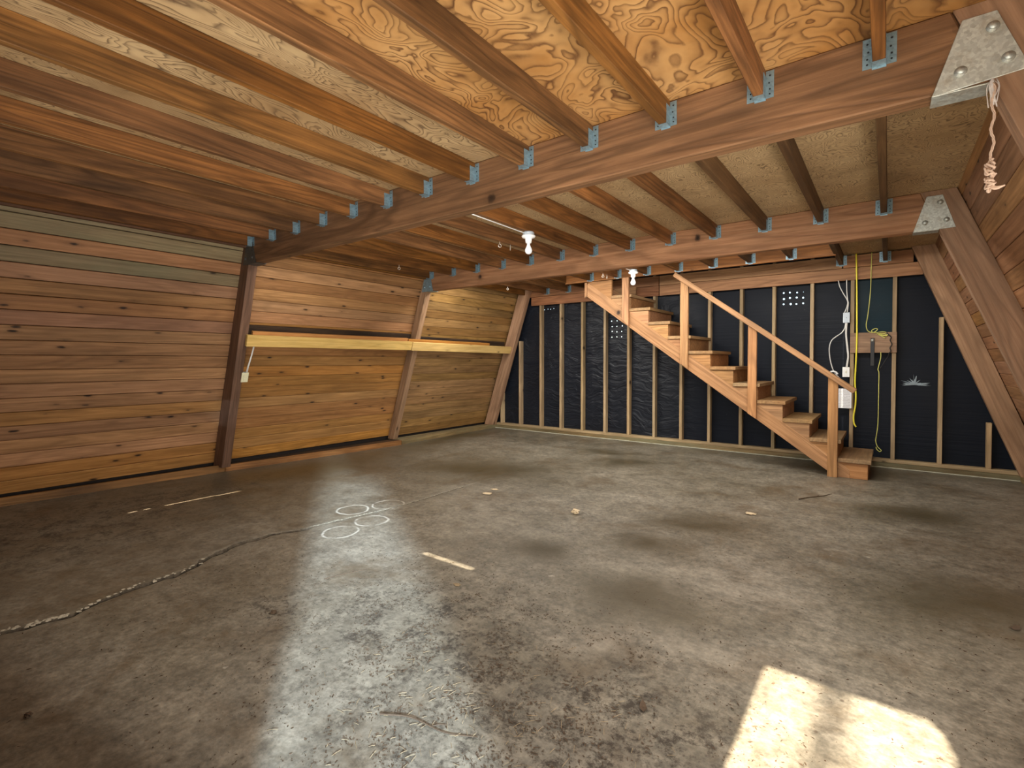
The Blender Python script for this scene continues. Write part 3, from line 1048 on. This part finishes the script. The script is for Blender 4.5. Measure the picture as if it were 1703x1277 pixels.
# ---------------------------------------------------------------- outlet on the left wall
ou = thing('wall_outlet', 'small cream power outlet on the left wall beside the dark rafter', 'outlet', (-5.33, 2.445, 1.02))
mo = frame((-5.325, 2.447, 1.02), (0, 1, 0), WDIR)
put('outlet_box', box_mesh(.058, .092, .05), M['gray_box'], ou, mo @ Matrix.Translation((0, 0, -.028)))
cp = put('cover_plate', box_mesh(.070, .105, .006), M['cream'], ou, mo)
for s in (-.022, .022):
    put('socket', box_mesh(.030, .030, .006, .006), M['cream'], cp, mo @ Matrix.Translation((0, s, .004)))
props(tube('cable', [[(-5.30, 2.45, 1.072), (-5.27, 2.455, 1.14), (-5.245, 2.475, 1.24), (-5.225, 2.492, 1.342)],
                     [(-5.31, 2.465, 1.072), (-5.28, 2.465, 1.13), (-5.255, 2.480, 1.22), (-5.23, 2.502, 1.342)]], .004, M['white_cable'], None, (-5.26, 2.47, 1.2)),
      'pair of thin white cables rising from the cream outlet to the yellow rail', 'cable')


# ---------------------------------------------------------------- bare bulbs
def bulb(label, y):
    x = X0 - SP * 6
    t = thing('bulb_light', label, 'light', (x, y, Z_JOIST), 'bare bulbs under the joists')
    T = lambda z: Matrix.Translation((x, y, z))
    lathe('ceiling_box', [(0, 0), (.048, 0), (.050, -.004), (.050, -.030), (0, -.030)], M['gray_box'], t, T(Z_JOIST - .001), 8)
    lh = lathe('lamp_holder', [(0, 0), (.058, 0), (.060, -.006), (.054, -.016), (.030, -.024), (.027, -.05), (.024, -.062), (0, -.062)], M['porcelain'], t, T(Z_JOIST - .032), 24)
    lathe('bulb', [(.013, 0), (.014, -.018), (.018, -.030), (.026, -.046), (.031, -.062), (.030, -.076), (.022, -.090), (.010, -.097), (0, -.098)], M['bulb'], lh, T(Z_JOIST - .092), 20)


bulb('bare white bulb in a white holder below the joists, in front of the middle beam', 3.515)
bulb('bare white bulb in a white holder hanging above the top of the stairs', 5.714)


props(tube('cable', [[(JX[6] - .024, 2.432, 2.292), (JX[6] - .024, 2.9, 2.290), (JX[6] - .024, 3.40, 2.288), (JX[6] - .015, 3.468, 2.285)]], .0045, M['white_cable'], None, (JX[6], 2.9, 2.29)),
      'pale cable stapled under the joist, leading to the front bare bulb', 'cable')
props(tube('cable', [[(JX[6] - .024, 4.80, 2.292), (JX[6] - .024, 5.2, 2.290), (JX[6] - .024, 5.60, 2.288), (JX[6] - .015, 5.667, 2.285)]], .0045, M['white_cable'], None, (JX[6], 5.2, 2.29)),
      'pale cable stapled under the joist, leading to the bulb over the stairs', 'cable')


# ---------------------------------------------------------------- screw eyes in the joists
def screw_eye(label, x, y, ang):
    t = thing('screw_eye', label, 'hook', (x, y, Z_JOIST), 'metal screw eyes under the joists')
    ring = [(x + .014 * math.sin(a) * math.cos(ang), y + .014 * math.sin(a) * math.sin(ang), Z_JOIST - .040 + .014 * math.cos(a)) for a in [2 * math.pi * q / 14 for q in range(14)]]
    tube('shank', [[(x, y, Z_JOIST), (x, y, Z_JOIST - .014), (x, y, Z_JOIST - .026)]], .0028, M['brass'], t, (x, y, Z_JOIST), 6, 2)
    tube('eye_ring', [ring], .003, M['brass'], t, (x, y, Z_JOIST), 6, 2)


for lab, x, y, a in (('left screw eye of the pair beside the front bare bulb', JX[7], 3.63, .9), ('right screw eye of the pair beside the front bare bulb', JX[7], 3.79, 2.4),
                     ('single screw eye near the left wall, between the front and middle beams', JX[11], 3.81, .5), ('single screw eye near the left wall, beyond the middle beam', JX[11], 5.86, .6),
                     ('left screw eye of the pair above the stair top', JX[7], 5.72, .9), ('right screw eye of the pair above the stair top', JX[7], 5.83, 2.4)):
    screw_eye(lab, x, y, a)

# ---------------------------------------------------------------- wiring on the back wall
YW = YB - .004
props(tube('extension_cord', [[(-.306, 6.90, 2.41), (-.302, 6.905, 2.25), (-.297, 6.915, 2.0), (-.293, 6.915, 1.7), (-.291, 6.915, 1.42), (-.297, 6.925, 1.15), (-.303, 6.925, .95),
                                (-.293, 6.92, .80), (-.297, 6.92, .68), (-.312, 6.92, .56), (-.308, 6.92, .48), (-.287, 6.915, .435)]], .0085, M['yellow_cord'], None, (-.3, YW, 1.4), 8),
      'thick bright yellow extension cord hanging straight down beside the stair foot', 'cord')
props(tube('thin_cord', [[(-.162, 6.90, 2.41), (-.166, 6.90, 2.2), (-.170, 6.905, 1.97), (-.19, 6.91, 1.72), (-.205, 6.915, 1.60), (-.192, 6.915, 1.535), (-.15, 6.915, 1.512), (-.115, 6.912, 1.525),
                          (-.102, 6.91, 1.548), (-.125, 6.908, 1.553), (-.155, 6.908, 1.530), (-.13, 6.908, 1.508), (-.06, 6.905, 1.515), (-.02, 6.905, 1.505), (-.012, 6.905, 1.478), (-.05, 6.908, 1.478),
                          (-.10, 6.908, 1.495), (-.07, 6.905, 1.47), (-.03, 6.905, 1.445)],
                         [(-.115, 6.91, 1.49), (-.07, 6.905, 1.497), (-.03, 6.905, 1.49), (-.02, 6.905, 1.468), (-.06, 6.905, 1.475), (-.09, 6.908, 1.48)],
                         [(-.069, 6.925, 1.29), (-.070, 6.925, 1.22), (-.092, 6.925, 1.10), (-.083, 6.925, 1.06), (-.083, 6.925, .90), (-.084, 6.925, .70), (-.086, 6.925, .48), (-.10, 6.925, .34), (-.104, 6.925, .29),
                          (-.09, 6.92, .235), (-.065, 6.915, .205), (-.052, 6.91, .19), (-.068, 6.905, .178), (-.092, 6.905, .20), (-.10, 6.91, .225)]], .0042, M['yellow_thin'], None, (-.1, YW, 1.4), 6),
      'thin yellow green cord looped over the wooden block and hanging to the sill', 'cord')
props(tube('black_cord', [[(-.02, 6.905, 1.505), (.0, 6.903, 1.48), (.022, 6.903, 1.45), (.012, 6.903, 1.42), (.028, 6.903, 1.375), (.012, 6.905, 1.335), (.020, 6.905, 1.30), (.004, 6.91, 1.275), (-.005, 6.92, 1.24),
                           (-.025, 6.925, 1.20), (-.04, 6.925, 1.17), (-.055, 6.925, 1.14), (-.075, 6.925, 1.105)]], .0052, M['black_rubber'], None, (0, YW, 1.35), 6, 3),
      'kinked black cord hanging over the right end of the wooden block', 'cord')
props(tube('white_cable', [[(-.475, 6.92, 2.125), (-.462, 6.925, 2.06), (-.432, 6.925, 1.985), (-.385, 6.925, 1.885), (-.388, 6.925, 1.82), (-.412, 6.925, 1.748)],
                           [(-.395, 6.92, 2.125), (-.392, 6.925, 2.0), (-.384, 6.925, 1.90), (-.376, 6.925, 1.85), (-.386, 6.925, 1.75)]], .0055, M['white_cable'], None, (-.42, YW, 1.95), 6),
      'two white cables running from the top plate down to the gray junction box', 'cable')
props(tube('white_cable', [[(-.40, 6.925, 1.635), (-.408, 6.925, 1.57), (-.44, 6.925, 1.515), (-.49, 6.925, 1.475), (-.535, 6.925, 1.43), (-.556, 6.925, 1.35), (-.552, 6.925, 1.25), (-.535, 6.925, 1.15), (-.505, 6.925, 1.06),
                            (-.46, 6.925, 1.0), (-.42, 6.925, .955)],
                           [(-.395, 6.925, 1.635), (-.398, 6.925, 1.5), (-.382, 6.925, 1.32), (-.375, 6.925, 1.24), (-.39, 6.925, 1.12)],
                           [(-.385, 6.925, 1.635), (-.39, 6.925, 1.5), (-.375, 6.925, 1.34), (-.368, 6.925, 1.24), (-.379, 6.925, 1.12)]], .0055, M['white_cable'], None, (-.42, YW, 1.3), 6),
      'white cables curling from the gray junction box down to the light switch', 'cable')
props(tube('cable_loop', [[(-.555, 6.90, 1.035), (-.545, 6.90, 1.058), (-.515, 6.90, 1.068), (-.485, 6.90, 1.058), (-.47, 6.90, 1.035)]], .011, M['white'], None, (-.51, YW, 1.05), 8),
      'short thick white arc clipped just above the lower end of the handrail', 'cable clip')
jb = thing('junction_box', 'gray metal junction box on the stud between white cables', 'box', (-.392, 6.93, 1.69))
block('box_body', -.423, -.362, 6.915, 6.99, 1.633, 1.747, M['gray_box'], jb)
cp = block('box_cover', -.425, -.360, 6.911, 6.916, 1.631, 1.749, M['gray_box'], jb, .002)
lathe('screw', [(0, .003), (.004, .002), (.004, 0)], M['nail'], cp, Matrix.Translation((-.392, 6.911, 1.69)) @ Matrix.Rotation(math.pi / 2, 4, 'X'), 8)
sw = thing('light_switch', 'white light switch on the stud above the handrail end', 'switch', (-.39, 6.93, 1.063))
block('switch_box', -.415, -.362, 6.921, 6.99, 1.015, 1.110, M['white'], sw)
cp = block('cover_plate', -.423, -.355, 6.914, 6.921, 1.006, 1.120, M['white'], sw)
block('toggle', -.394, -.384, 6.902, 6.916, 1.052, 1.076, M['cream'], cp)
nt = thing('paper_notice', 'white printed notice sheet pinned behind the lowest newel post', 'notice', (-.406, 6.93, .757))
block('sheet', -.477, -.335, 6.925, 6.929, .643, .870, M['notice'], nt, 0, axis='z')
# rotate the print so its lines run across: local z of a 'z' block is depth, so rebuild plainly
bpy.data.objects.remove(nt.children[0])
bm = bmesh.new()
bmesh.ops.create_cube(bm, size=1)
bmesh.ops.scale(bm, vec=(.142, .003, .227), verts=bm.verts)
me = bpy.data.meshes.new('sheet')
bm.to_mesh(me)
bm.free()
put('sheet', me, M['notice'], nt, Matrix.Translation((-.406, 6.927, .757)))
la = thing('pivot_latch', 'black iron strap latch bolted to the wooden block between studs', 'latch', (-.145, 6.92, 1.42))
cp = block('strap', -.163, -.127, 6.916, 6.923, 1.137, 1.447, M['black_iron'], la, .003, axis='z')
lathe('bolt', [(0, .010), (.008, .009), (.010, .004), (.016, .003), (.016, 0), (0, 0)], M['plate'], cp, Matrix.Translation((-.145, 6.916, 1.424)) @ Matrix.Rotation(math.pi / 2, 4, 'X'), 12)

# ---------------------------------------------------------------- frayed rope at the front beam's right bracket
rp = thing('hanging_rope', 'short frayed rope hanging from the right bracket of the front beam', 'rope', (.268, D1 - .03, 2.13))
ry = D1 - .035
strands = []
for s in range(3):
    strands.append([(.268 + .0024 * math.cos(q * 1.3 + s * 2.1) + (.004 * math.sin(q * .9)), ry + .0024 * math.sin(q * 1.3 + s * 2.1), 2.115 - .0125 * q) for q in range(24)])
tube('strand', strands, .0022, M['rope'], rp, (.268, ry, 2.13), 5, 2)
kn = []
for s in range(9):
    a0, z0 = random.uniform(0, 6.28), 1.862 - s * .010
    kn.append([(.264 + random.uniform(.003, .016) * math.cos(a0 + q * .9), ry + .012 * math.sin(a0 + q * .9), z0 - q * .003 + random.uniform(-.012, .010)) for q in range(8)])
tube('knot', kn, .0038, M['rope'], rp, (.268, ry, 2.13), 5, 3)
tl = []
for s in range(4):
    tl.append([(.264 + s * .002, ry, 1.80), (.262 + s * .003, ry + .003, 1.785), (.264 + s * .004, ry, 1.77), (.276 + s * .005, ry - .002, 1.762 + s * .002), (.288 + s * .004, ry, 1.764 + s * .002)])
tube('tail', tl, .0032, M['rope'], rp, (.268, ry, 2.13), 5, 3)
fr = []
for s in range(16):
    x = .266 + random.gauss(0, .004)
    fr.append([(x, ry + random.gauss(0, .004), 2.128), (x + random.gauss(0, .005), ry, 2.10), (.268 + random.gauss(0, .006), ry, 2.06 - random.random() * .03)])
tube('frayed_fibre', fr, .0016, M['web'], rp, (.268, ry, 2.13), 4, 3)

# ---------------------------------------------------------------- litter on the floor


def flakes(bm, x, y, size, curl=.25, z=.001):
    a = random.uniform(0, 6.28)
    l, w = size * random.uniform(.8, 1.6), size * random.uniform(.25, .6)
    ca, sa = math.cos(a), math.sin(a)
    def P(u, v, h):
        return bm.verts.new((x + u * ca - v * sa, y + u * sa + v * ca, z + h))
    h = size * curl
    p = [P(-l, 0, h * random.random()), P(-.2 * l, -w, h * random.random()), P(l, 0, h * random.random()), P(.1 * l, w, h * random.random())]
    bm.faces.new(p)


ZONES = [(-4.5, .85, .8, .6, 900), (-4.9, 1.7, .35, .6, 260), (-1.7, 1.6, .42, .32, 1500), (-1.05, 1.25, .42, .36, 2600), (-2.4, 1.3, .5, .4, 420), (-.7, 1.7, .5, .4, 500), (.15, 2.2, .3, .5, 160), (-.1, 3.0, .6, .5, 120)]
bm = bmesh.new()
for cx, cy, sx_, sy_, n in ZONES:
    for i in range(n * 5):
        x, y = random.gauss(cx, sx_), random.gauss(cy, sy_)
        if -5.5 < x < .9 and .15 < y < 6.5 and noise.noise((x * 7, y * 7, 0)) + .6 * noise.noise((x * 23, y * 23, 4)) > .02:
            flakes(bm, x, y, random.choice((.0015, .002, .002, .0025, .003, .004, .006)), .5)
for i in range(900):
    flakes(bm, random.uniform(-5.4, .9), random.uniform(.2, 5.5), random.choice((.002, .003, .004, .006)))
me = bpy.data.meshes.new('leaf_litter')
bm.to_mesh(me)
bm.free()
props(put('leaf_litter', me, M['leaf']), 'fine dark leaf crumbs and dirt scattered over the concrete floor', 'litter', kind='stuff')
bm = bmesh.new()
for i in range(260):
    x, y = random.gauss(-1.0, .3), random.gauss(1.2, .22)
    a, l = random.uniform(0, 6.28), random.uniform(.006, .018)
    d = Vector((math.cos(a), math.sin(a), random.uniform(-.1, .1))) * l
    sweep(bm, [Vector((x, y, .003)) - d, Vector((x, y, .004)), Vector((x, y, .003)) + d], .0007, 3)
me = bpy.data.meshes.new('dry_needles')
bm.to_mesh(me)
bm.free()
props(put('dry_needles', me, M['straw']), 'pale dry needles sprinkled on the dark dirt in the near floor centre', 'litter', kind='stuff')


def crumple(name, label, cat, x, y, s, mat, flat=.6):
    bm = bmesh.new()
    bmesh.ops.create_icosphere(bm, subdivisions=3, radius=1)
    for v in bm.verts:
        f = 1 + .55 * noise.noise(v.co * 1.7 + Vector((x * 9, y * 5, 0))) + .3 * noise.noise(v.co * 4)
        v.co = Vector((v.co.x * f * s, v.co.y * f * s * .8, (v.co.z * f * flat + flat * .75) * s))
    zmin = min(v.co.z for v in bm.verts)
    for v in bm.verts:
        v.co.z -= zmin
    me = bpy.data.meshes.new(name)
    bm.to_mesh(me)
    bm.free()
    props(put(name, me, mat, None, Matrix.Translation((x, y, .0005))), label, cat)


def leafy(name, label, x, y, s, ang, mat, z=.001):
    bm = bmesh.new()
    n = 10
    top, rows = [], []
    for i in range(n + 1):
        t = i / n
        w = s * .42 * math.sin(math.pi * t ** .8) * (1 + .15 * math.sin(9 * t))
        u = (t - .5) * 2 * s
        h = .25 * s * abs(t - .45)
        rows.append([bm.verts.new((u, -w, h + .2 * w)), bm.verts.new((u, 0, h)), bm.verts.new((u, w, h + .35 * w))])
    for a, b in zip(rows, rows[1:]):
        for q in range(2):
            bm.faces.new((a[q], a[q + 1], b[q + 1], b[q]))
    bmesh.ops.remove_doubles(bm, verts=bm.verts, dist=1e-5)
    sweep(bm, [Vector((s * .95, 0, .14 * s)), Vector((s * 1.3, .05 * s, .12 * s)), Vector((s * 1.55, .15 * s, .05 * s))], s * .03, 4)
    me = bpy.data.meshes.new(name)
    bm.to_mesh(me)
    bm.free()
    me.shade_smooth()
    props(put(name, me, mat, None, Matrix.Translation((x, y, z)) @ Matrix.Rotation(ang, 4, 'Z')), label, 'leaf')


def twig(label, pts, r):
    bm = bmesh.new()
    p = smooth_path([(x, y, z + r) for x, y, z in pts], 5)
    sweep(bm, p, lambda t: r * (1.1 - .6 * t), 6)
    m_ = p[len(p) // 2]
    d = (p[-1] - p[0]).normalized()
    s = Vector((-d.y, d.x, 0))
    sweep(bm, [m_, m_ + d * .02 + s * .015, m_ + d * .05 + s * .022], lambda t: r * (.7 - .4 * t), 5)
    me = bpy.data.meshes.new('twig')
    c = p[0].copy()
    for v in bm.verts:
        v.co -= c
    bm.to_mesh(me)
    bm.free()
    props(put('twig', me, M['leaf'], None, Matrix.Translation(c)), label, 'twig')


crumple('crumpled_paper', 'small crumpled pale scrap lying in the middle of the floor', 'scrap', -1.926, 3.366, .030, M['leaf_pale'])
crumple('wood_chip', 'pale flat chip lying on the floor below the stair middle', 'chip', -.842, 4.186, .035, M['leaf_pale'], .15)
crumple('wood_chip', 'larger pale flake on the floor at the far end of the crack', 'chip', -2.858, 3.409, .040, M['leaf_pale'], .08)
crumple('wood_chip', 'smaller pale flake just beyond the larger flake by the crack end', 'chip', -2.894, 3.56, .032, M['leaf_pale'], .08)
crumple('dirt_clod', 'dark dirt clod on bare concrete at the lower left of the picture', 'clod', -2.281, .335, .013, M['leaf'], .5)
crumple('dirt_clod', 'dark dirt clod on the floor below the chalk rings', 'clod', -2.299, 1.177, .015, M['leaf'], .5)
crumple('wood_chip', 'thin pale sliver beside the narrow bright sun streak', 'chip', -1.814, 1.915, .018, M['straw'], .12)
twig('long thin twig on the near floor left of the dirt patch', [(-2.44, 1.53, 0), (-2.41, 1.62, .001), (-2.38, 1.70, 0), (-2.35, 1.78, 0)], .0022)
twig('thin curved twig lying below the foot of the stairs', [(-.60, 4.88, 0), (-.53, 5.0, .002), (-.45, 5.12, 0), (-.39, 5.25, 0)], .004)
twig('dark twig among the dirt at the bottom centre', [(-1.35, 1.05, 0), (-1.25, 1.10, .003), (-1.12, 1.12, 0), (-1.02, 1.17, 0)], .003)
leafy('dead_leaf', 'curled dark leaf on the floor right of the sun patch', .42, 2.46, .035, .6, M['leaf'])
leafy('dead_leaf', 'dead brown leaf near the sun patch left of centre', -.66, 1.62, .03, 2.0, M['leaf'])
leafy('dead_leaf', 'dark leaf at the right picture edge above the sun patch', .467, 3.10, .035, 1.2, M['leaf'])
